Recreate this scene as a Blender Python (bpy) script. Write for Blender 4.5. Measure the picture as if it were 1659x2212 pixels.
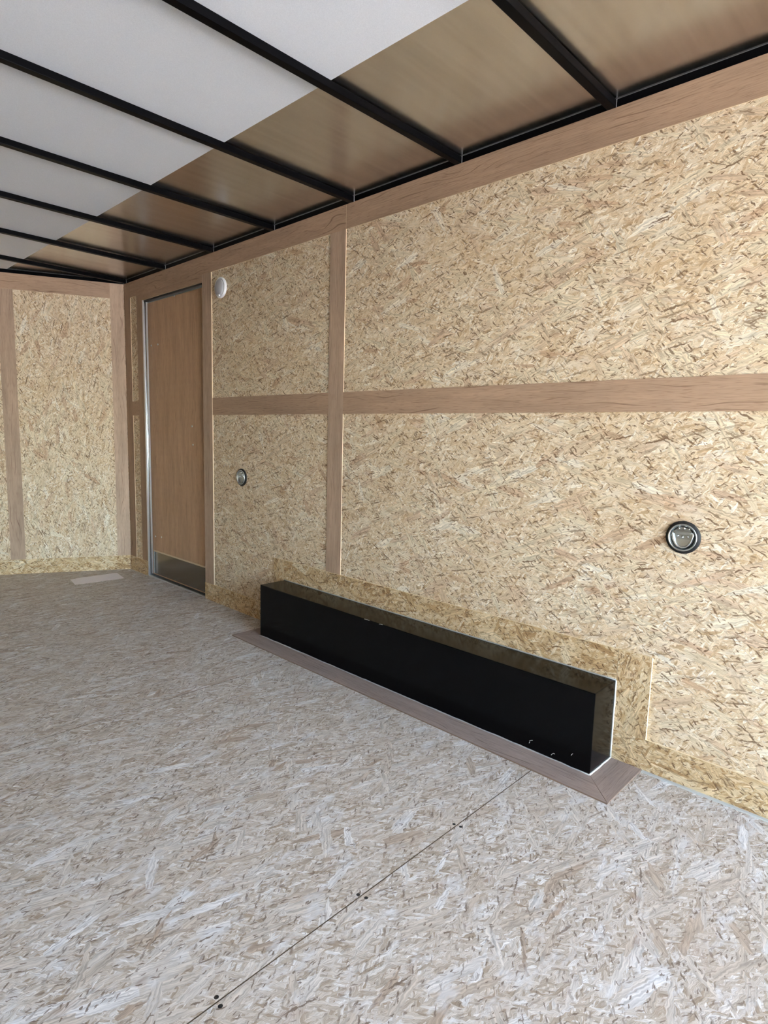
import bpy, bmesh, math, random
from mathutils import Matrix, Vector

# ------------------------------------------------------------------ clearing
for o in list(bpy.data.objects):
    bpy.data.objects.remove(o, do_unlink=True)
SC = bpy.context.scene
COL = SC.collection
random.seed(4)

# ------------------------------------------------------------------ camera
cam_d = bpy.data.cameras.new('camera')
cam = bpy.data.objects.new('camera', cam_d)
COL.objects.link(cam)
R_ = Vector((0.69256508, -0.72088551, 0.02603235))
U_ = Vector((0.07356968, 0.10648733, 0.9915886))
F_ = Vector((0.71759397, 0.68482445, -0.12678472))
cam.matrix_world = Matrix(((R_.x, U_.x, -F_.x, -1.8527), (R_.y, U_.y, -F_.y, 0.0),
                           (R_.z, U_.z, -F_.z, 1.01753), (0, 0, 0, 1)))
cam_d.sensor_fit = 'HORIZONTAL'
cam_d.sensor_width = 36.0
cam_d.lens = 1300.756 / 1659 * 36.0
cam_d.clip_start = 0.02
SC.camera = cam

# ------------------------------------------------------------------ world, sun, exposure
wd = bpy.data.worlds.new('world')
SC.world = wd
wd.use_nodes = True
wt = wd.node_tree
wt.nodes.clear()
wo = wt.nodes.new('ShaderNodeOutputWorld')
wb = wt.nodes.new('ShaderNodeBackground')
ws = wt.nodes.new('ShaderNodeTexSky')
ws.sky_type = 'NISHITA'
ws.sun_disc = False
ws.sun_elevation = math.radians(48)
ws.sun_rotation = math.radians(-35)
ws.air_density = 1.0
ws.dust_density = 3.0
ws.ozone_density = 1.0
wb.inputs['Strength'].default_value = 8.0
wh = wt.nodes.new('ShaderNodeHueSaturation')
wh.inputs['Saturation'].default_value = 0.9
wt.links.new(ws.outputs[0], wh.inputs['Color'])
wt.links.new(wh.outputs[0], wb.inputs[0])
wt.links.new(wb.outputs[0], wo.inputs[0])

sun_d = bpy.data.lights.new('sun', 'SUN')
sun_d.energy = 128.0
sun_d.angle = math.radians(0.6)
sun_d.color = (1.0, 0.95, 0.88)
sun = bpy.data.objects.new('sun', sun_d)
COL.objects.link(sun)
# the sun stands over the front of the trailer, so the open rear end lies in its shade
sun_dir = Vector((-0.42, 0.55, 0.75)).normalized()
sun.rotation_euler = sun_dir.to_track_quat('Z', 'Y').to_euler()
sun.location = (-3, 6, 9)

vs = SC.view_settings
vs.view_transform = 'Standard'
vs.look = 'None'
vs.gamma = 1.0
vs.use_curve_mapping = False
vs.exposure = 0.40
SC.cycles.max_bounces = 5
SC.cycles.diffuse_bounces = 3
SC.cycles.glossy_bounces = 3
SC.cycles.caustics_reflective = False
SC.cycles.caustics_refractive = False

# ------------------------------------------------------------------ measures (metres)
YREAR = -3.0          # open rear end of the trailer
YC = 4.3046            # corner where the nose wall starts
XL = -2.44             # left wall
ZT, ZTB = 2.0, 1.8983  # top batten
ZM1, ZM0 = 1.2037, 1.1065
ZB = 0.1019            # base board
ZCEIL = 2.026
VA = 0.4582            # angle of the nose wall
TH = 0.0035             # batten thickness
CV, SV = math.cos(VA), math.sin(VA)
SAP = 1.22 / CV        # length of each nose wall
V_FR = Matrix(((-CV, -SV, 0, 0), (SV, -CV, 0, YC), (0, 0, 1, 0), (0, 0, 0, 1)))       # x along the wall, +y into the room
V2_FR = Matrix(((-CV, SV, 0, -1.22), (-SV, -CV, 0, YC + SAP * SV), (0, 0, 1, 0), (0, 0, 0, 1)))

# ------------------------------------------------------------------ node helper
class NT:
    def __init__(s, name):
        s.m = bpy.data.materials.new(name)
        s.m.use_nodes = True
        s.t = s.m.node_tree
        s.t.nodes.clear()
        s.out = s.n('ShaderNodeOutputMaterial')
        s.b = s.n('ShaderNodeBsdfPrincipled')
        s.l(s.b.outputs[0], s.out.inputs[0])
    def n(s, t, **k):
        x = s.t.nodes.new(t)
        for a, v in k.items():
            setattr(x, a, v)
        return x
    def l(s, a, b):
        s.t.links.new(a, b)
    def set(s, sock, v):
        if hasattr(v, 'is_output') or isinstance(v, bpy.types.NodeSocket):
            s.l(v, sock)
        else:
            sock.default_value = v
    def math(s, op, a, b=0.0, c=0.0, clamp=False):
        x = s.n('ShaderNodeMath', operation=op, use_clamp=clamp)
        s.set(x.inputs[0], a); s.set(x.inputs[1], b); s.set(x.inputs[2], c)
        return x.outputs[0]
    def vmath(s, op, a, b):
        x = s.n('ShaderNodeVectorMath', operation=op)
        s.set(x.inputs[0], a); s.set(x.inputs[1], b)
        return x.outputs[0]
    def mix(s, f, a, b, mode='MIX'):
        x = s.n('ShaderNodeMix', data_type='RGBA', blend_type=mode)
        s.set(x.inputs[0], f); s.set(x.inputs[6], a); s.set(x.inputs[7], b)
        return x.outputs[2]
    def vmix(s, f, a, b):
        x = s.n('ShaderNodeMix', data_type='VECTOR')
        s.set(x.inputs[0], f); s.set(x.inputs[4], a); s.set(x.inputs[5], b)
        return x.outputs[1]
    def map(s, v, rot=0.0, sc=(1, 1, 1), loc=(0, 0, 0)):
        x = s.n('ShaderNodeMapping')
        s.l(v, x.inputs[0])
        x.inputs[1].default_value = loc
        x.inputs[2].default_value = (0, 0, rot)
        x.inputs[3].default_value = sc
        return x.outputs[0]
    def noise(s, v, scale, detail=2.0, rough=0.5, dim='2D'):
        x = s.n('ShaderNodeTexNoise', noise_dimensions=dim)
        s.l(v, x.inputs['Vector'])
        x.inputs['Scale'].default_value = scale
        x.inputs['Detail'].default_value = detail
        x.inputs['Roughness'].default_value = rough
        return x
    def vor(s, v, scale=1.0, rnd=1.0):
        x = s.n('ShaderNodeTexVoronoi', voronoi_dimensions='2D', feature='F1')
        s.l(v, x.inputs['Vector'])
        x.inputs['Scale'].default_value = scale
        x.inputs['Randomness'].default_value = rnd
        return x
    def ramp(s, f, stops, interp='LINEAR'):
        x = s.n('ShaderNodeValToRGB')
        x.color_ramp.interpolation = interp
        e = x.color_ramp.elements
        while len(e) < len(stops):
            e.new(0.5)
        for i, (p, c) in enumerate(stops):
            e[i].position = p
            e[i].color = (c[0], c[1], c[2], 1)
        s.l(f, x.inputs[0])
        return x.outputs[0]
    def range(s, v, a, b, c=0.0, d=1.0):
        x = s.n('ShaderNodeMapRange')
        s.l(v, x.inputs[0])
        x.inputs[1].default_value = a; x.inputs[2].default_value = b
        x.inputs[3].default_value = c; x.inputs[4].default_value = d
        return x.outputs[0]
    def sep(s, c):
        x = s.n('ShaderNodeSeparateColor')
        s.l(c, x.inputs[0])
        return x.outputs
    def uv(s, spread=(37.0, 61.0)):
        u = s.n('ShaderNodeUVMap')
        oi = s.n('ShaderNodeObjectInfo')
        c = s.n('ShaderNodeCombineXYZ')
        s.l(s.math('MULTIPLY', oi.outputs['Random'], spread[0]), c.inputs[0])
        s.l(s.math('MULTIPLY', oi.outputs['Random'], spread[1]), c.inputs[1])
        return s.vmath('ADD', u.outputs[0], c.outputs[0]), oi.outputs['Random']

def plain(name, col, rough=0.5, metal=0.0, ior=1.45, spec=None):
    t = NT(name)
    t.b.inputs['Base Color'].default_value = (*col, 1)
    t.b.inputs['Roughness'].default_value = rough
    t.b.inputs['Metallic'].default_value = metal
    t.b.inputs['IOR'].default_value = ior
    if spec is not None:
        t.b.inputs['Specular IOR Level'].default_value = spec
    return t.m

# ------------------------------------------------------------------ oriented strand board
def osb(name, ramp_fine, ramp_big, dark, rough=0.7, big=0.25, fleck=0.80, spread=1.0, size=1.0, tone=.25, red=(.40, .23, .12), patch=.55, pale=(.76, .67, .53), drift=(.56, .40, .225)):
    t = NT(name)
    uv, rnd = t.uv()
    w2 = t.noise(uv, 75.0, 1.0, 0.5)
    wf = t.vmath('MULTIPLY', t.vmath('SUBTRACT', w2.outputs['Color'], (0.5, 0.5, 0.5)), (0.0065, 0.0065, 0.0))
    v = t.vmath('ADD', uv, wf)
    col = None
    vec = None
    # (angle, length, width, coverage threshold)
    layers = [(-6, .030, .0055, 0.0), (30 * spread, .028, .0050, .45), (-37 * spread, .026, .0050, .5),
              (11, .045, .0075, .6), (62 * spread, .030, .0060, .72),
              (-14 * spread, .095, .019, 1 - big), (24 * spread, .11, .024, 1 - big * .7), (-58 * spread, .09, .024, 1 - big * .3)]
    for i, (ang, ln, wdt, thr) in enumerate(layers):
        a = t.map(v, rot=math.radians(ang))
        a = t.map(a, sc=(1 / (ln * size), 1 / (wdt * size), 1), loc=(i * 7.31, i * 3.77, 0))
        vo = t.vor(a)
        if i >= 5:
            vo.distance = 'CHEBYCHEV'
        ch = t.sep(vo.outputs['Color'])
        c = t.ramp(ch[1], ramp_big if i >= 5 else ramp_fine)
        if col is None:
            col, vec = c, a
        else:
            m = t.math('GREATER_THAN', ch[0], thr)
            col = t.mix(m, col, c)
            vec = t.vmix(m, vec, a)
    # fibres inside each strand
    fb = t.noise(t.map(vec, sc=(1.3, 5.0, 1)), 1.0, 2.0, 0.6)
    fib = t.range(fb.outputs[0], 0.28, 0.72, 0.60, 1.28)
    fc = t.n('ShaderNodeCombineColor')
    for k in range(3):
        t.l(fib, fc.inputs[k])
    col = t.mix(1.0, col, fc.outputs[0], 'MULTIPLY')
    # broad tone drift and patches of reddish fines
    tn = t.noise(uv, 3.2, 2.0, 0.6)
    col = t.mix(t.range(tn.outputs[0], 0.40, 0.70, 0.0, tone), col, (*drift, 1))
    pt = t.noise(t.map(uv, sc=(9, 21, 1), loc=(3, 8, 0)), 1.0, 3.0, 0.7)
    pts = t.sep(pt.outputs['Color'])
    col = t.mix(t.math('MULTIPLY', t.range(pts[1], 0.60, 0.72, 0.0, patch), t.range(fb.outputs[0], .35, .6, 1.0, .3)), col, (*red, 1))
    col = t.mix(t.range(pts[2], 0.56, 0.70, 0.0, .45), col, (*pale, 1))
    dens = t.range(pts[0], .35, .65, -.09, .09)
    # small dark flecks and splinters
    rag = t.range(fb.outputs[0], .3, .7, .45, 1.55)
    fsum = None
    for j, (ang, ln, wdt, thr, fat) in enumerate([(-10, .019, .0052, fleck, .20), (33 * spread, .026, .0050, fleck + .03, .20),
                                                  (-48 * spread, .030, .0060, fleck + .05, .22),
                                                  (14, .10, .0080, fleck + .13, .19), (-27 * spread, .075, .0070, fleck + .14, .19)]):
        a = t.map(v, rot=math.radians(ang))
        a = t.map(a, sc=(1 / (ln * size), 1 / (wdt * size), 1), loc=(j * 5.13 + 40, j * 9.7, 0))
        vo = t.vor(a)
        ch = t.sep(vo.outputs['Color'])
        lim = t.math('MULTIPLY', t.range(ch[2], 0, 1, fat * .25, fat * 2.0), rag)
        near = t.math('LESS_THAN', vo.outputs['Distance'], lim)
        on = t.math('GREATER_THAN', t.math('ADD', ch[0], dens), thr)
        k = t.math('MULTIPLY', t.math('MULTIPLY', near, on), t.range(ch[1], 0, .8, .3, 1.0))
        fsum = k if fsum is None else t.math('MAXIMUM', fsum, k)
    col = t.mix(t.math('MULTIPLY', fsum, 0.9), col, (*dark, 1))
    t.l(col, t.b.inputs['Base Color'])
    t.b.inputs['Roughness'].default_value = rough
    t.b.inputs['Specular IOR Level'].default_value = 0.25
    return t.m

WALL_FINE = [(0.0, (.48, .33, .185)), (0.16, (.59, .44, .28)), (0.5, (.675, .535, .36)), (0.85, (.75, .63, .46)), (1.0, (.86, .79, .66))]
WALL_BIG = [(0.0, (.50, .34, .215)), (0.12, (.58, .43, .295)), (0.45, (.645, .525, .36)), (0.85, (.70, .595, .42)), (1.0, (.80, .73, .60))]
M_OSB = osb('osb_wall', WALL_FINE, WALL_BIG, (.14, .075, .036), big=.22, fleck=.74)
BASE_FINE = [(0.0, (.36, .215, .095)), (0.25, (.48, .325, .165)), (0.55, (.59, .435, .25)), (0.9, (.67, .53, .335)), (1.0, (.74, .63, .44))]
M_OSB_BASE = osb('osb_edge_strip', BASE_FINE, BASE_FINE, (.13, .068, .028), big=.2, fleck=.72, pale=(.68, .56, .37), drift=(.46, .29, .13))
FLOOR_FINE = [(0.0, (.32, .24, .165)), (0.2, (.44, .365, .285)), (0.55, (.545, .475, .40)), (0.85, (.62, .56, .49)), (1.0, (.73, .70, .66))]
FLOOR_BIG = [(0.0, (.39, .29, .21)), (0.12, (.465, .385, .305)), (0.45, (.545, .48, .405)), (0.85, (.605, .555, .495)), (1.0, (.70, .675, .645))]
M_OSB_FLOOR = osb('osb_floor', FLOOR_FINE, FLOOR_BIG, (.16, .11, .08), rough=.5, big=.20, fleck=.845, spread=.85, size=.92, red=(.31, .20, .14), patch=.5, pale=(.71, .705, .70), drift=(.49, .41, .325))

# ------------------------------------------------------------------ thin plywood strips
def wood(name, base, line, edge_line=0.5):
    t = NT(name)
    uv, rnd = t.uv((13.0, 5.0))
    lo = t.noise(t.map(uv, sc=(2.2, 18, 1)), 1.0, 3.0, .55)
    fi = t.noise(t.map(uv, sc=(7, 260, 1)), 1.0, 3.0, .6)
    po = t.noise(t.map(uv, sc=(22, 420, 1)), 1.0, 1.0, .5)
    warp = t.noise(t.map(uv, sc=(2.0, 7.0, 1)), 1.0, 2.0, .5)
    sx = t.n('ShaderNodeSeparateXYZ')
    t.l(uv, sx.inputs[0])
    band = t.math('ADD', t.math('MULTIPLY', sx.outputs[1], 46.0), t.math('MULTIPLY', warp.outputs[0], 5.5))
    fr = t.math('ABSOLUTE', t.math('SUBTRACT', t.math('FRACT', band), 0.5))
    lines = t.range(fr, 0.0, 0.09, 1.0, 0.0)
    lmask = t.noise(t.map(uv, sc=(3.5, 22, 1), loc=(9, 4, 0)), 1.0, 2.0, .5)
    lines = t.math('MULTIPLY', lines, t.range(lmask.outputs[0], .50, .64, 0, 1))
    val = t.math('ADD', t.math('MULTIPLY', t.math('SUBTRACT', lo.outputs[0], .5), .55), t.math('MULTIPLY', t.math('SUBTRACT', fi.outputs[0], .5), .5))
    val = t.math('ADD', val, t.math('ADD', 1.0, t.math('MULTIPLY', t.math('SUBTRACT', rnd, .5), .16)))
    cc = t.n('ShaderNodeCombineColor')
    for k in range(3):
        t.l(val, cc.inputs[k])
    col = t.mix(1.0, (*base, 1), cc.outputs[0], 'MULTIPLY')
    col = t.mix(t.math('MULTIPLY', t.range(po.outputs[0], .60, .72), .35), col, (*line, 1))
    col = t.mix(t.math('MULTIPLY', lines, .8), col, (*line, 1))
    t.l(col, t.b.inputs['Base Color'])
    t.b.inputs['Roughness'].default_value = .6
    t.b.inputs['Specular IOR Level'].default_value = .3
    bp = t.n('ShaderNodeBump')
    bp.inputs['Strength'].default_value = .12
    bp.inputs['Distance'].default_value = .0006
    t.l(fi.outputs[0], bp.inputs['Height'])
    t.l(bp.outputs[0], t.b.inputs['Normal'])
    return t.m

M_WOOD = wood('luan_batten', (.355, .236, .155), (.135, .070, .038))
M_WOOD_P = wood('luan_batten_pinkish', (.42, .298, .208), (.165, .085, .060))
M_DOOR = wood('luan_door_skin', (.435, .275, .165), (.21, .115, .06))
M_WOOD_F = wood('luan_floor_strip', (.31, .232, .19), (.10, .065, .045))
M_EDGE = plain('plywood_cut_edge', (.60, .47, .31), .7)
M_FEDGE = plain('floor_sheet_edge', (.16, .11, .07), .8)
M_OEDGE = plain('osb_cut_edge', (.78, .62, .38), .75)

# ------------------------------------------------------------------ other materials
def black_paint():
    t = NT('black_enamel')
    tc = t.n('ShaderNodeTexCoord')
    n1 = t.noise(tc.outputs['Object'], 3.5, 4.0, .6, '3D')
    n2 = t.noise(tc.outputs['Object'], 60.0, 2.0, .6, '3D')
    t.b.inputs['Base Color'].default_value = (.0012, .0012, .0015, 1)
    r = t.math('ADD', t.range(n1.outputs[0], .4, .7, .10, .24), t.math('MULTIPLY', n2.outputs[0], .03))
    t.l(r, t.b.inputs['Roughness'])
    t.b.inputs['IOR'].default_value = 1.25
    bp = t.n('ShaderNodeBump')
    bp.inputs['Strength'].default_value = .05
    bp.inputs['Distance'].default_value = .01
    t.l(n1.outputs[0], bp.inputs['Height'])
    t.l(bp.outputs[0], t.b.inputs['Normal'])
    return t.m
M_BLACK = black_paint()
M_STEEL = plain('black_steel_tube', (.0016, .0016, .002), .36, ior=1.14)
M_RUB = plain('black_rubber', (.008, .008, .008), .55)
M_CHROME = plain('zinc_plated_steel', (.66, .71, .72), .17, 1.0)
M_CHROME2 = plain('zinc_plated_dull', (.42, .46, .46), .36, 1.0)
M_DISH = plain('pressed_steel_dish', (.52, .56, .56), .30, 1.0)
M_ALU = plain('mill_aluminium', (.80, .81, .82), .28, 1.0)
M_KICK = plain('kick_plate_metal', (.20, .18, .15), .24, 1.0)
M_CAULK = plain('white_sealant', (.54, .53, .48), .5)
M_GREYW = plain('off_white_sealant', (.34, .33, .30), .6)
M_GREY = plain('grey_sealant', (.47, .47, .43), .6)
M_WHITE = plain('white_plastic', (.88, .88, .88), .35)
M_LENS = plain('frosted_lens', (.46, .455, .47), .45)
M_PAPER = plain('paper', (.84, .77, .75), .8)
M_HOLE = plain('dark_screw_head', (.012, .011, .010), .5)
M_SKIN = plain('outer_skin', (.45, .45, .45), .6)

def roof_metal():
    t = NT('galvanised_roof_sheet')
    tc = t.n('ShaderNodeTexCoord')
    st = t.noise(t.map(tc.outputs['Object'], sc=(1.3, 26, 1)), 1.0, 3.0, .6, '3D')
    big = t.noise(t.map(tc.outputs['Object'], sc=(2.2, 3.2, 1), loc=(3.3, 1.2, 0)), 1.0, 1.0, .4, '3D')
    col = t.ramp(st.outputs[0], [(.3, (.57, .56, .54)), (.7, (.68, .67, .65))])
    t.l(col, t.b.inputs['Base Color'])
    t.b.inputs['Metallic'].default_value = 1.0
    t.l(t.range(st.outputs[0], .35, .65, .225, .262), t.b.inputs['Roughness'])
    bp = t.n('ShaderNodeBump')
    bp.inputs['Strength'].default_value = .32
    bp.inputs['Distance'].default_value = .012
    t.l(big.outputs[0], bp.inputs['Height'])
    t.l(bp.outputs[0], t.b.inputs['Normal'])
    return t.m
M_ROOF = roof_metal()

def liner_mat():
    t = NT('white_ceiling_liner')
    tc = t.n('ShaderNodeTexCoord')
    n = t.noise(tc.outputs['Object'], 420.0, 2.0, .7, '3D')
    n2 = t.noise(tc.outputs['Object'], 3.0, 2.0, .5, '3D')
    c1 = t.ramp(n.outputs[0], [(.3, (.66, .68, .725)), (.7, (.76, .78, .825))])
    t.l(c1, t.b.inputs['Base Color'])
    t.b.inputs['Roughness'].default_value = .75
    bp = t.n('ShaderNodeBump')
    bp.inputs['Strength'].default_value = .25
    bp.inputs['Distance'].default_value = .0008
    t.l(n.outputs[0], bp.inputs['Height'])
    t.l(bp.outputs[0], t.b.inputs['Normal'])
    return t.m
M_LINER = liner_mat()

def ground_mat():
    t = NT('pale_gravel')
    tc = t.n('ShaderNodeTexCoord')
    n = t.noise(tc.outputs['Object'], 14.0, 6.0, .7, '3D')
    t.l(t.ramp(n.outputs[0], [(.3, (.30, .30, .30)), (.7, (.46, .46, .455))]), t.b.inputs['Base Color'])
    t.b.inputs['Roughness'].default_value = .9
    return t.m
M_GROUND = ground_mat()

# ------------------------------------------------------------------ mesh helpers
ID = Matrix.Identity(4)
def tag(o, label=None, cat=None, group=None, kind=None):
    if label: o['label'] = label
    if cat: o['category'] = cat
    if group: o['group'] = group
    if kind: o['kind'] = kind
    return o
def empty(name, loc=(0, 0, 0), frame=None):
    o = bpy.data.objects.new(name, None)
    o.empty_display_size = 0.05
    COL.objects.link(o)
    o.matrix_world = (frame if frame is not None else ID) @ Matrix.Translation(loc)
    MW[o.name] = o.matrix_world.copy()
    return o
MW = {}
def link(name, bm, mats, parent=None, M=None, smooth=False):
    """M: matrix from the mesh's coordinates to the world."""
    me = bpy.data.meshes.new(name)
    bmesh.ops.recalc_face_normals(bm, faces=bm.faces)
    bm.to_mesh(me)
    bm.free()
    for m in (mats if isinstance(mats, (list, tuple)) else [mats]):
        me.materials.append(m)
    if smooth:
        for f in me.polygons:
            f.use_smooth = True
    o = bpy.data.objects.new(name, me)
    COL.objects.link(o)
    M = M if M is not None else ID
    if parent is not None:
        o.parent = parent
        o.matrix_basis = MW[parent.name].inverted() @ M
    else:
        o.matrix_world = M
    MW[o.name] = M.copy()
    return o
def bm_boxes(boxes, grain=1, face=0, org=(0, 0, 0), bevel=0.0):
    """boxes of (x0,x1,y0,y1,z0,z1); uv in metres, u along the grain axis; faces across axis `face` get slot 0, the rest slot 1"""
    bm = bmesh.new()
    uvl = bm.loops.layers.uv.new('UVMap')
    for b in boxes:
        vs_ = [bm.verts.new((b[i] - org[0], b[2 + j] - org[1], b[4 + k] - org[2])) for i in (0, 1) for j in (0, 1) for k in (0, 1)]
        for q in ((0, 1, 3, 2), (4, 6, 7, 5), (0, 4, 5, 1), (2, 3, 7, 6), (0, 2, 6, 4), (1, 5, 7, 3)):
            bm.faces.new([vs_[i] for i in q])
    if bevel > 0:
        bmesh.ops.bevel(bm, geom=list(bm.edges), offset=bevel, segments=2, affect='EDGES', profile=.7)
    bm.normal_update()
    for f in bm.faces:
        n = f.normal
        ax = max(range(3), key=lambda i: abs(n[i]))
        f.material_index = 0 if ax == face else 1
        rest = [i for i in range(3) if i != ax]
        u = grain if grain in rest else rest[0]
        w = [i for i in rest if i != u][0]
        for lp in f.loops:
            co = lp.vert.co
            lp[uvl].uv = (co[u] + org[u], co[w] + org[w])
    return bm
def box(name, b, mats, parent=None, frame=None, grain=1, face=0, bevel=0.0):
    """a board whose origin is the middle of its bottom face"""
    org = ((b[0] + b[1]) / 2, (b[2] + b[3]) / 2, b[4])
    bm = bm_boxes([b], grain, face, org, bevel)
    return link(name, bm, mats, parent, (frame if frame is not None else ID) @ Matrix.Translation(org))
def bm_prism(poly, z0, z1, grain=0):
    """flat polygon (x,y) extruded from z0 to z1; top/bottom slot 0, sides slot 1"""
    bm = bmesh.new()
    uvl = bm.loops.layers.uv.new('UVMap')
    lo = [bm.verts.new((x, y, z0)) for x, y in poly]
    hi = [bm.verts.new((x, y, z1)) for x, y in poly]
    n = len(poly)
    fs = [bm.faces.new(lo[::-1]), bm.faces.new(hi)]
    for f in fs:
        f.material_index = 0
    for i in range(n):
        f = bm.faces.new((lo[i], lo[(i + 1) % n], hi[(i + 1) % n], hi[i]))
        f.material_index = 1
    for f in bm.faces:
        for lp in f.loops:
            c = lp.vert.co
            lp[uvl].uv = (c.x, c.y) if grain == 0 else (c.y, c.x)
    return bm
def lathe(prof, seg=48, cap0=False, cap1=False):
    """profile of (radius, height) turned about local z"""
    bm = bmesh.new()
    rings = []
    for r, h in prof:
        if r < 1e-6:
            rings.append([bm.verts.new((0, 0, h))])
        else:
            rings.append([bm.verts.new((r * math.cos(2 * math.pi * i / seg), r * math.sin(2 * math.pi * i / seg), h)) for i in range(seg)])
    for a, b in zip(rings, rings[1:]):
        for i in range(seg):
            j = (i + 1) % seg
            q = [a[i % len(a)], a[j % len(a)], b[j % len(b)], b[i % len(b)]]
            u = []
            for x in q:
                if x not in u:
                    u.append(x)
            if len(u) > 2:
                bm.faces.new(u)
    if cap0 and len(rings[0]) > 2:
        bm.faces.new(rings[0][::-1])
    if cap1 and len(rings[-1]) > 2:
        bm.faces.new(rings[-1])
    return bm
def tube(path, r, seg=10, closed=False):
    bm = bmesh.new()
    P = [Vector(p) for p in path]
    rings = []
    n = len(P)
    for i, p in enumerate(P):
        if closed:
            d = (P[(i + 1) % n] - P[i - 1]).normalized()
        else:
            d = (P[min(i + 1, n - 1)] - P[max(i - 1, 0)]).normalized()
        up = Vector((0, 0, 1)) if abs(d.z) < .9 else Vector((1, 0, 0))
        a = d.cross(up).normalized()
        b = d.cross(a)
        rings.append([bm.verts.new(p + a * r * math.cos(2 * math.pi * k / seg) + b * r * math.sin(2 * math.pi * k / seg)) for k in range(seg)])
    for i in range(n if closed else n - 1):
        A, B = rings[i], rings[(i + 1) % n]
        for k in range(seg):
            bm.faces.new((A[k], A[(k + 1) % seg], B[(k + 1) % seg], B[k]))
    if not closed:
        bm.faces.new(rings[0]); bm.faces.new(rings[-1][::-1])
    return bm

# ------------------------------------------------------------------ outside ground
bm = bmesh.new()
bmesh.ops.create_grid(bm, x_segments=1, y_segments=1, size=40)
tag(link('ground', bm, M_GROUND, None, Matrix.Translation((0, 0, -.55))), 'pale gravel ground around the trailer', 'ground', kind='structure')

# ------------------------------------------------------------------ floor
YAP = YC + SAP * SV
FP = [(0.03, YREAR), (0.03, YC + .02), (-1.22, YAP + .04), (XL - .03, YC + .02), (XL - .03, YREAR)]
fl = link('floor', bm_prism(FP, -.07, -.018), M_SKIN)
tag(fl, 'grey-brown oriented strand board floor of the trailer', 'floor', kind='structure')
seams = [YREAR, -2.797, -1.577, -.357, .863, 2.083, 3.303]
G = .0014
for a, b in zip(seams, seams[1:]):
    link('floor_panel', bm_prism([(0, a + G), (0, b - G), (XL, b - G), (XL, a + G)], -.018, 0), [M_OSB_FLOOR, M_FEDGE], fl)
a = seams[-1] + G
link('floor_panel', bm_prism([(0, a), (0, YC), (-1.22, YAP), (XL, YC), (XL, a)], -.018, 0), [M_OSB_FLOOR, M_FEDGE], fl)
scr = [(-1.345, .872), (-1.349, .852), (-.992, .870), (-.986, .851), (-1.70, .873), (-1.703, .852), (-.64, .871), (-.636, .852)]
for x, y in scr:
    link('floor_screw', lathe([(0, .0004), (.0035, .0004), (.0045, 0)], 12), M_HOLE, fl, Matrix.Translation((x, y, 0)))

# ------------------------------------------------------------------ right wall
WX = .012
wr = link('wall_right', bm_boxes([(WX, .03, YREAR, 3.205, -.02, 2.03), (WX, .03, 4.016, YC + .02, -.02, 2.03),
                                  (WX, .03, 3.205, 4.016, 1.859, 2.03)]), [M_SKIN, M_SKIN])
tag(wr, 'cream oriented strand board side wall with wooden battens', 'wall', kind='structure')
OS = [M_OSB, M_OEDGE]
YP = 2.0876
ZMID = 1.155
for b in [(YREAR, -.352, 0, ZMID - .0007), (YREAR, -.352, ZMID + .0007, ZT), (-.350, YP, 0, ZMID - .0007), (-.350, YP, ZMID + .0007, ZT),
          (YP + .0014, 3.205, 0, ZMID - .0007), (YP + .0014, 3.205, ZMID + .0007, ZT), (4.016, YC, 0, ZMID - .0007), (4.016, YC, ZMID + .0007, ZT),
          (3.2064, 4.0146, 1.859, ZT)]:
    box('wall_panel', (0, WX, b[0], b[1], b[2], b[3]), OS, wr, grain=1)

ntrim = [0]
def trim(b, label, mats=None, frame=None, grain=1, face=0, cat='trim'):
    ntrim[0] += 1
    return tag(box('trim_%d' % ntrim[0], b, mats or [M_WOOD, M_EDGE], None, frame, grain, face), label, cat, kind='structure')
WP = [M_WOOD_P, M_EDGE]
trim((-TH, 0, 2.0366, 4.205, ZTB, ZT), 'wooden batten along the top of the strand board wall above the door')
trim((-TH, 0, YREAR, 2.0352, ZTB, ZT), 'wooden batten along the top of the strand board wall above the wheel box')
trim((-TH, 0, 2.1385, 3.1508, ZM0, ZM1), 'short horizontal wooden batten between door frame and upright batten')
trim((-TH, 0, YREAR, 2.0366, ZM0, ZM1), 'long horizontal wooden batten at mid height above the black wheel box')
trim((-TH, 0, 2.0366, 2.1385, .3661, ZTB), 'upright wooden batten above the black wheel box', WP, grain=2)
trim((-TH - .002, 0, 3.1508, 3.25, ZB + .0005, ZTB - .0005), 'upright wooden batten between door and round wall light', WP, grain=2)
trim((-TH, 0, 4.012, 4.108, ZB, ZTB), 'upright wooden batten between door and nose wall corner', grain=2)
trim((-TH, 0, 3.2505, 4.0115, 1.8575, ZTB - .0003), 'narrow wooden batten over the door opening')
trim((-TH, 0, 4.205, YC - .006, ZB, ZT), 'wooden corner board on the door side of the nose corner', grain=2)
trim((-TH, 0, 4.108, 4.205, ZM0, ZM1), 'tiny wooden crosspiece beside the door near the nose corner')
ST = [M_OSB_BASE, M_OEDGE]
BT = .007
def base(name, b, label, frame=None, grain=1, face=0):
    return tag(box(name, b, ST, None, frame, grain, face), label, 'baseboard', kind='structure')
base('baseboard_right', (-BT, 0, YREAR, .7196, 0, ZB), 'strand board base strip on the wall at the near end of the wheel box')
base('baseboard_right', (-BT, 0, 2.4575, 3.252, 0, ZB), 'strand board base strip between the door and the wheel box')
base('baseboard_right', (-BT, 0, 4.012, YC - .008, 0, ZB), 'short strand board base strip between door and nose corner')
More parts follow.
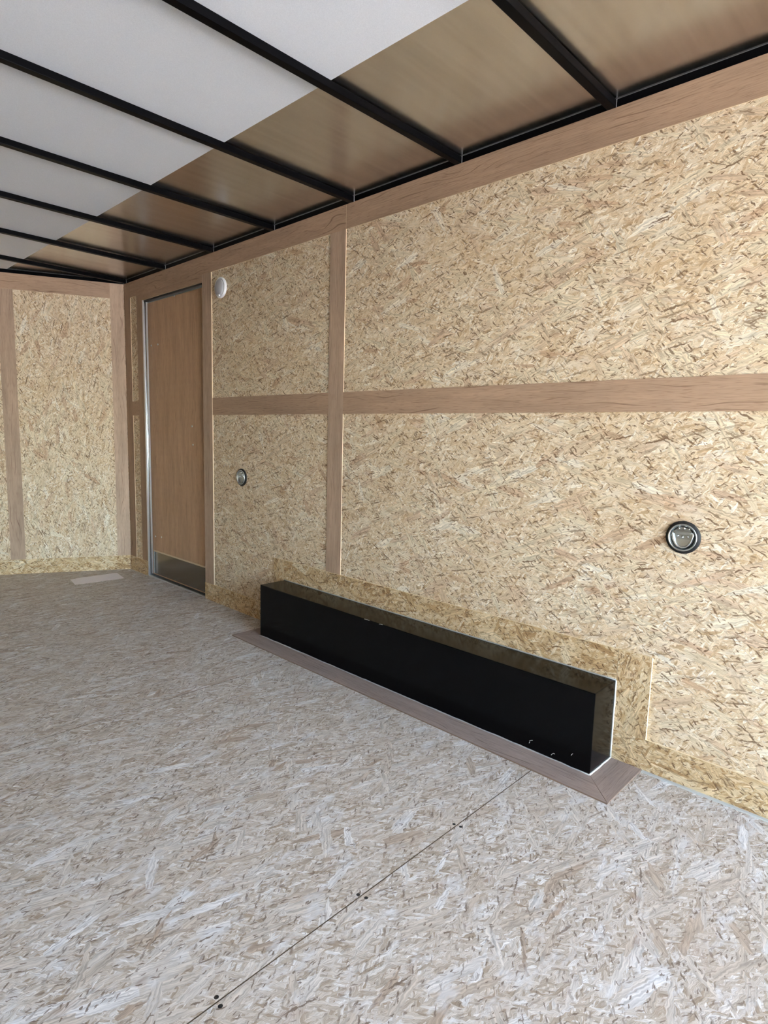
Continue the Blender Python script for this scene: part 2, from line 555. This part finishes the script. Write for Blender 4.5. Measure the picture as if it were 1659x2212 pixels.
# framing strips around the wheel box
BX, BZ, BY0, BY1 = -.1565, .2636, 2.4559, .7216
trim((-BT, 0, .7222, 2.4645, BZ + .002, .3661), 'strand board strip on the wall along the top of the wheel box', ST)
trim((-BT, 0, 2.4655, 2.5495, ZB + .0005, .3661), 'strand board strip on the wall at the far end of the wheel box', ST, grain=2)
trim((-BT, 0, .6177, .7205, ZB + .0005, .3661), 'strand board strip on the wall at the near end of the wheel box', ST, grain=2)
# grey sealant along floor and wall
trim((-.018, -BT, YREAR, .6195, 0, .004), 'grey sealant bead where wall meets floor beyond the wheel box', [M_GREY, M_GREY], cat='sealant')

# ------------------------------------------------------------------ nose walls
def nose(name, FR, mirror, label):
    o = link(name, bm_boxes([(-.01, SAP + .01, -.03, -.012, -.02, 2.03)], face=1), [M_SKIN, M_SKIN], None, FR)
    tag(o, label, 'wall', kind='structure')
    cut = .716 if not mirror else SAP - .716
    for b in [(0, cut - .0007, 0, ZT), (cut + .0007, SAP, 0, ZT)]:
        box('wall_panel', (b[0], b[1], -.012, 0, b[2], b[3]), OS, o, FR, grain=2, face=1)
    return o
nose('wall_front', V_FR, False, 'strand board nose wall beside the door corner')
nose('wall_front', V2_FR, True, 'strand board nose wall running to the left side wall')
trim((.0905, SAP - .006, 0, TH, ZTB, ZT), 'wooden batten along the top of the nose wall', None, V_FR, 0, 1)
trim((.003, .090, 0, TH, ZB, ZT), 'wooden corner board on the nose wall side of the corner', WP, V_FR, 2, 1)
trim((.672, .762, 0, TH, ZB, ZTB - .0005), 'upright wooden batten on the nose wall left of the corner', WP, V_FR, 2, 1)
base('baseboard_front', (.006, SAP - .006, 0, BT, 0, ZB), 'strand board base strip along the nose wall', V_FR, 0, 1)
trim((.006, SAP - .0905, 0, TH, ZTB, ZT), 'wooden batten along the top of the far left nose wall', None, V2_FR, 0, 1)
trim((SAP - .090, SAP - .003, 0, TH, ZB, ZT), 'wooden corner board at the far left end of the nose', WP, V2_FR, 2, 1)
trim((SAP - .762, SAP - .672, 0, TH, ZB, ZTB - .0005), 'upright wooden batten on the far left nose wall', WP, V2_FR, 2, 1)
base('baseboard_front', (.006, SAP - .006, 0, BT, 0, ZB), 'strand board base strip along the far left nose wall', V2_FR, 0, 1)

# ------------------------------------------------------------------ left wall
wl = link('wall_left', bm_boxes([(XL - .03, XL - WX, YREAR, YC + .02, -.02, 2.03)]), [M_SKIN, M_SKIN])
tag(wl, 'strand board side wall opposite the door', 'wall', kind='structure')
for b in [(YREAR, -.352), (-.350, YP), (YP + .0014, YC)]:
    box('wall_panel', (XL - WX, XL, b[0], b[1], 0, ZMID - .0007), OS, wl)
    box('wall_panel', (XL - WX, XL, b[0], b[1], ZMID + .0007, ZT), OS, wl)
trim((XL, XL + TH, YREAR, YC - .006, ZTB, ZT), 'wooden batten along the top of the left wall')
trim((XL, XL + TH, YREAR, 2.0366, ZM0, ZM1), 'long horizontal wooden batten on the left wall')
trim((XL, XL + TH, 2.1385, YC - .006, ZM0, ZM1), 'short horizontal wooden batten on the left wall')
trim((XL, XL + TH, 2.0366, 2.1385, ZB, ZTB), 'upright wooden batten on the left wall', WP, grain=2)
base('baseboard_left', (XL, XL + BT, YREAR, YC - .008, 0, ZB), 'strand board base strip along the left wall')

# ------------------------------------------------------------------ ceiling
XW = -.6270
ce = link('ceiling', bm_prism([(.03, YREAR), (.03, YC + .02), (-1.22, YAP + .04), (XL - .03, YC + .02), (XL - .03, YREAR)], 2.034, 2.06), M_SKIN)
tag(ce, 'trailer ceiling of bare metal and white liner under black roof bows', 'ceiling', kind='structure')
B0, DB = .8698, .5673
nb = [B0 + k * DB for k in range(-6, 7)]
bays = []
# bare metal roof sheet: one continuous sheet
link('roof_sheet', bm_prism([(.012, YREAR), (.012, YC + .01), (-1.22, YAP + .02), (XL - .012, YC + .01), (XL - .012, YREAR)], ZCEIL, ZCEIL + .002), M_ROOF, ce)
yl = YC + (-XW) * SV / CV
link('ceiling_liner', bm_prism([(XW, YREAR), (XW, yl), (-1.22, YAP), (-2.44 - XW, yl), (-2.44 - XW, YREAR)], ZCEIL - .003, ZCEIL), [M_LINER, M_LINER], ce)
BW = .013
for k, y in enumerate(nb):
    bm = bm_boxes([(XL + .001, -.001, y - BW, y + BW, 2.0005, ZCEIL - .003)], face=2, bevel=.002)
    link('roof_bow', bm, [M_STEEL, M_STEEL], ce)
# rails that carry the bows
for bx_ in [(0, .012, YREAR, YC, ZT, ZCEIL), (XL - .012, XL, YREAR, YC, ZT, ZCEIL)]:
    link('roof_rail', bm_boxes([bx_], bevel=.001), [M_STEEL, M_STEEL], ce)
for FR in (V_FR, V2_FR):
    link('roof_rail', bm_boxes([(.004, SAP - .004, -.012, .002, ZT + .0005, ZCEIL - .003)], bevel=.001), [M_STEEL, M_STEEL], ce, FR)

M_WELD = plain('weld_bead', (.20, .20, .20), .45, .6)
link('weld_line', tube([(-.0012, YREAR, ZCEIL - .0014), (-.0012, YC - .01, ZCEIL - .0014)], .0010, 6), M_WELD, ce)
for y in nb:
    link('weld_line', tube([(-.0014, y - BW - .0006, ZT + .001), (-.0014, y - BW - .0006, ZCEIL - .001)], .0011, 6), M_WELD, ce)

# ------------------------------------------------------------------ door
XD = .0243
dr = empty('door_1', (XD, 3.61, 0))
tag(dr, 'flush wooden door with metal kick plate in thin metal frame', 'door', kind='structure')
leaf = box('leaf', (XD, XD + .025, 3.215, 4.006, .006, 1.845), [M_DOOR, M_ALU], dr, grain=2)
box('edge_strip', (XD - .0015, XD, 3.215, 4.002, 1.8405, 1.8445), [M_CHROME2, M_ALU], leaf)
kp = box('kick_plate', (XD - .0015, XD, 3.215, 3.992, .022, .178), [M_KICK, M_ALU], dr)
box('edge_strip', (XD - .003, XD - .0016, 3.215, 3.992, .176, .186), [M_EDGE, M_EDGE], kp)
# jamb with its rounded bead
jm = link('jamb', bm_boxes([(-.006, XD + .03, 4.0065, 4.0118, 0.004, 1.8565), (-.008, -.0052, 4.0065, 4.0165, .004, 1.8565)], face=1), [M_ALU, M_ALU], dr)
link('bead', tube([(.006, 4.0035, .006), (.006, 4.0035, .9), (.006, 4.0035, 1.854)], .0045), M_CHROME, jm, smooth=True)
link('jamb', bm_boxes([(.0, XD + .03, 3.206, 3.2135, .004, 1.8565)], face=1), [M_ALU, M_ALU], dr)
link('header', bm_boxes([(.0, XD + .03, 3.2136, 4.0064, 1.8475, 1.8588)], face=2), [M_RUB, M_RUB], dr)
sl = link('threshold', bm_boxes([(-.004, XD + .03, 3.2136, 4.0118, 0.0005, .0055), (-.004, -.001, 3.252, 4.0118, .0055, .0085)], face=2), [M_ALU, M_ALU], dr)
link('weather_strip', bm_boxes([(XD - .012, XD - .004, 3.2136, 4.0055, .0056, .0165)], face=2, bevel=.002), [M_RUB, M_RUB], dr)
box('seal_end', (-.003, .012, 4.0122, 4.026, .004, .085), [M_RUB, M_RUB], dr)
FX = Matrix(((0, 0, -1, 0), (0, 1, 0, 0), (1, 0, 0, 0), (0, 0, 0, 1)))     # local z -> world -x
def on_wall(x, y, z):
    return Matrix.Translation((x, y, z)) @ FX
for y, z in [(3.962, 1.565), (3.868, 1.565), (3.439, 1.040), (3.431, .927), (3.962, .284), (3.874, .289), (3.633, 1.838)]:
    link('screw', lathe([(.0065, 0), (.006, .0018), (.003, .003), (0, .0033)], 14), M_CHROME2, dr, on_wall(XD - (.0015 if z > 1.83 else 0), y, z), smooth=True)
link('screw', lathe([(.006, 0), (.0055, .0018), (0, .003)], 14), M_CHROME, dr, Matrix.Translation((.008, 3.61, .0056)), smooth=True)

# ------------------------------------------------------------------ black wheel box
wb_ = empty('wheel_box', (BX / 2, (BY0 + BY1) / 2, 0))
tag(wb_, 'glossy black sheet metal wheel well box against the wall', 'wheel box')
bm = bm_boxes([(BX, 0.0, BY1, BY0, .001, BZ)], bevel=.003)
cov = link('cover', bm, [M_BLACK, M_BLACK], wb_)
def bead(name, pts, r, m, wob=.0012, nsub=40):
    P = []
    for a, b in zip(pts, pts[1:]):
        a = Vector(a); b = Vector(b)
        n = max(2, int((b - a).length / .03))
        for i in range(n):
            P.append(a.lerp(b, i / n))
    P.append(Vector(pts[-1]))
    P = [p + Vector((random.uniform(-wob, wob), random.uniform(-wob, wob), random.uniform(0, wob))) for p in P]
    return link(name, tube(P, r, 8), m, wb_, smooth=True)
bead('sealant_bead', [(BX - .002, BY0 + .001, .0035), (BX - .002, BY1 - .001, .003)], .0032, M_GREYW)
bead('sealant_bead', [(BX - .002, BY1 - .001, .0045), (-.006, BY1 - .001, .0035)], .0034, M_CAULK, .0008)
bead('sealant_bead', [(-.0085, BY1 - .0005, .008), (-.0085, BY1 - .0005, BZ)], .0030, M_CAULK, .0005)
bead('sealant_bead', [(-.0085, BY1, BZ + .001), (-.0085, BY0, BZ + .0005)], .0026, M_GREYW, .0006)
# scuffs on the black paint
for y, z, ln, an in [(.925, .036, .014, .5), (.930, .028, .006, 1.2), (.848, .020, .010, .9), (.842, .024, .006, .1), (.782, .046, .010, 1.0), (1.70, .262, .03, .02), (1.62, .2615, .02, .1)]:
    dy, dz = math.cos(an) * ln / 2, math.sin(an) * ln / 2
    link('scuff', tube([(BX, y - dy, z + dz), (BX - .0006, y, z + .001), (BX, y + dy, z - dz)], .0009, 6), M_CAULK, cov)
# mitred wooden strips on the floor around the box
FXX, FY0, FY1 = -.2596, 2.5512, .6214
def strip(poly, label, grain):
    ntrim[0] += 1
    return tag(link('trim_%d' % ntrim[0], bm_prism(poly, 0, .0045, grain), [M_WOOD_F, plain('strip_edge', (.20, .13, .09), .7)]), label, 'trim', kind='structure')
g = .0011
strip([(BX - g, BY1 + .0), (BX - g, BY0), (FXX, FY0 - .0), (FXX, FY1)], 'long mitred wooden strip on the floor in front of the wheel box', 1)
strip([(-BT - .001, FY1), (-BT - .001, BY1 - g), (BX - 2 * g, BY1 - 2 * g), (FXX + 2 * g, FY1)], 'short mitred wooden strip on the floor at the near end of the wheel box', 0)
strip([(-BT - .001, FY0), (FXX + 2 * g, FY0), (BX - 2 * g, BY0 + 2 * g), (-BT - .001, BY0 + g)], 'short mitred wooden strip on the floor at the far end of the wheel box', 0)

# ------------------------------------------------------------------ tie-down rings
def ring(loc, label):
    r = empty('tie_down_ring', loc)
    tag(r, label, 'tie-down ring', 'recessed tie-down rings on the wall')
    M = on_wall(*loc)       # local x = world z (up), local y = world y, local z = out of the wall
    link('gasket', lathe([(.030, 0), (.0478, 0), (.0480, .003), (.0470, .0050), (.030, .0050)], 56), M_RUB, r, M, smooth=True)
    d = link('dish', lathe([(.0375, .0051), (.0395, .0078), (.0400, .0098), (.0390, .0112), (.0375, .0114), (.0358, .0100), (.0345, .0066), (.0325, .0046), (.0295, .0037), (.012, .0032), (0, .0032)], 64), M_DISH, r, M, smooth=True)
    # D ring
    P = []
    ctrl = [(.010, .0280), (.003, .0268), (-.010, .0232), (-.020, .0178), (-.0265, .0105), (-.0295, 0), (-.0265, -.0105), (-.020, -.0178), (-.010, -.0232), (.003, -.0268), (.010, -.0280)]
    for x, y in ctrl:
        P.append((x, y, .0080))
    P += [(.0145, -.027, .0075), (.0145, -.012, .0075), (.0145, .012, .0075), (.0145, .027, .0075)]
    link('pull_ring', tube(P, .0033, 10, True), M_CHROME, r, M, smooth=True)
    # strap across the top bar of the ring
    s = link('strap', bm_boxes([(.0105, .0185, -.0245, .0245, .0032, .0125)], face=2, bevel=.0028), [M_CHROME2, M_CHROME2], r, M)
    bpl = link('backing_plate', bm_boxes([(-.005, .0315, -.024, .024, .0032, .0044)], face=2, bevel=.0005), [M_CHROME2, M_CHROME2], r, M)
    for x, y, q in [(.0255, .0125, .0034), (.0265, -.001, .0046), (.0255, -.0150, .0034), (.0040, .0135, .0034), (.0005, .002, .0046), (.0030, -.0135, .0034)]:
        link('rivet', lathe([(q, .0043), (q * .9, .0062), (q * .5, .0076), (0, .0080)], 16), M_CHROME, bpl, M @ Matrix.Translation((x, y, 0)), smooth=True)
    return r
ring((0, .5635, .7455), 'round tie-down ring in the wall above the near end of the black wheel box')
ring((0, 2.8560, .7660), 'round tie-down ring in the wall between door and upright batten')

# ------------------------------------------------------------------ round wall light
LL = (0, 3.050, 1.7985)
wl_ = empty('wall_light', LL)
tag(wl_, 'small round white dome light on the wall beside the door top', 'light')
M = on_wall(*LL)
link('base', lathe([(.03, 0), (.0535, 0), (.0550, .003), (.0548, .010), (.0510, .0140), (.0465, .0150), (.0455, .0125), (.03, .0125)], 56), M_WHITE, wl_, M, smooth=True)
link('lens', lathe([(.0453, .0126), (.0440, .0165), (.0380, .0195), (.022, .0215), (0, .0222)], 48), M_LENS, wl_, M, smooth=True)
link('switch', bm_boxes([(-.0475, -.0375, -.0085, .0085, .0150, .0225)], face=2, bevel=.002), [M_WHITE, M_WHITE], wl_, M)

# ------------------------------------------------------------------ paper on the floor
pp = empty('paper_sheet', (-.29, 4.15, 0))
tag(pp, 'folded white paper lying on the floor near the nose corner', 'paper')
def sheet(name, q, z0, lift, m=M_PAPER, n=10):
    bm = bmesh.new()
    A, B, C, D = [Vector((x, y, 0)) for x, y in q]
    up, dn = [], []
    for i in range(n + 1):
        for j in range(5):
            p = A.lerp(B, i / n).lerp(D.lerp(C, i / n), j / 4)
            z = z0 + lift * (0.5 + .5 * math.sin(i * 1.7 + j * .9)) * (i / n)
            up.append(bm.verts.new((p.x, p.y, z + .0006)))
            dn.append(bm.verts.new((p.x, p.y, z)))
    def f(L, i, j): return L[i * 5 + j]
    for i in range(n):
        for j in range(4):
            bm.faces.new((f(up, i, j), f(up, i + 1, j), f(up, i + 1, j + 1), f(up, i, j + 1)))
            bm.faces.new((f(dn, i, j + 1), f(dn, i + 1, j + 1), f(dn, i + 1, j), f(dn, i, j)))
        for j in (0, 4):
            bm.faces.new((f(up, i, j), f(dn, i, j), f(dn, i + 1, j), f(up, i + 1, j)))
    for j in range(4):
        for i in (0, n):
            bm.faces.new((f(up, i, j), f(up, i, j + 1), f(dn, i, j + 1), f(dn, i, j)))
    return link(name, bm, m, pp)
sheet('lower_leaf', [(-.443, 4.239), (-.30, 4.233), (-.33, 4.060), (-.471, 4.074)], .0003, .0)
sheet('upper_leaf', [(-.409, 4.244), (-.136, 4.231), (-.167, 4.042), (-.437, 4.069)], .0014, .0022)
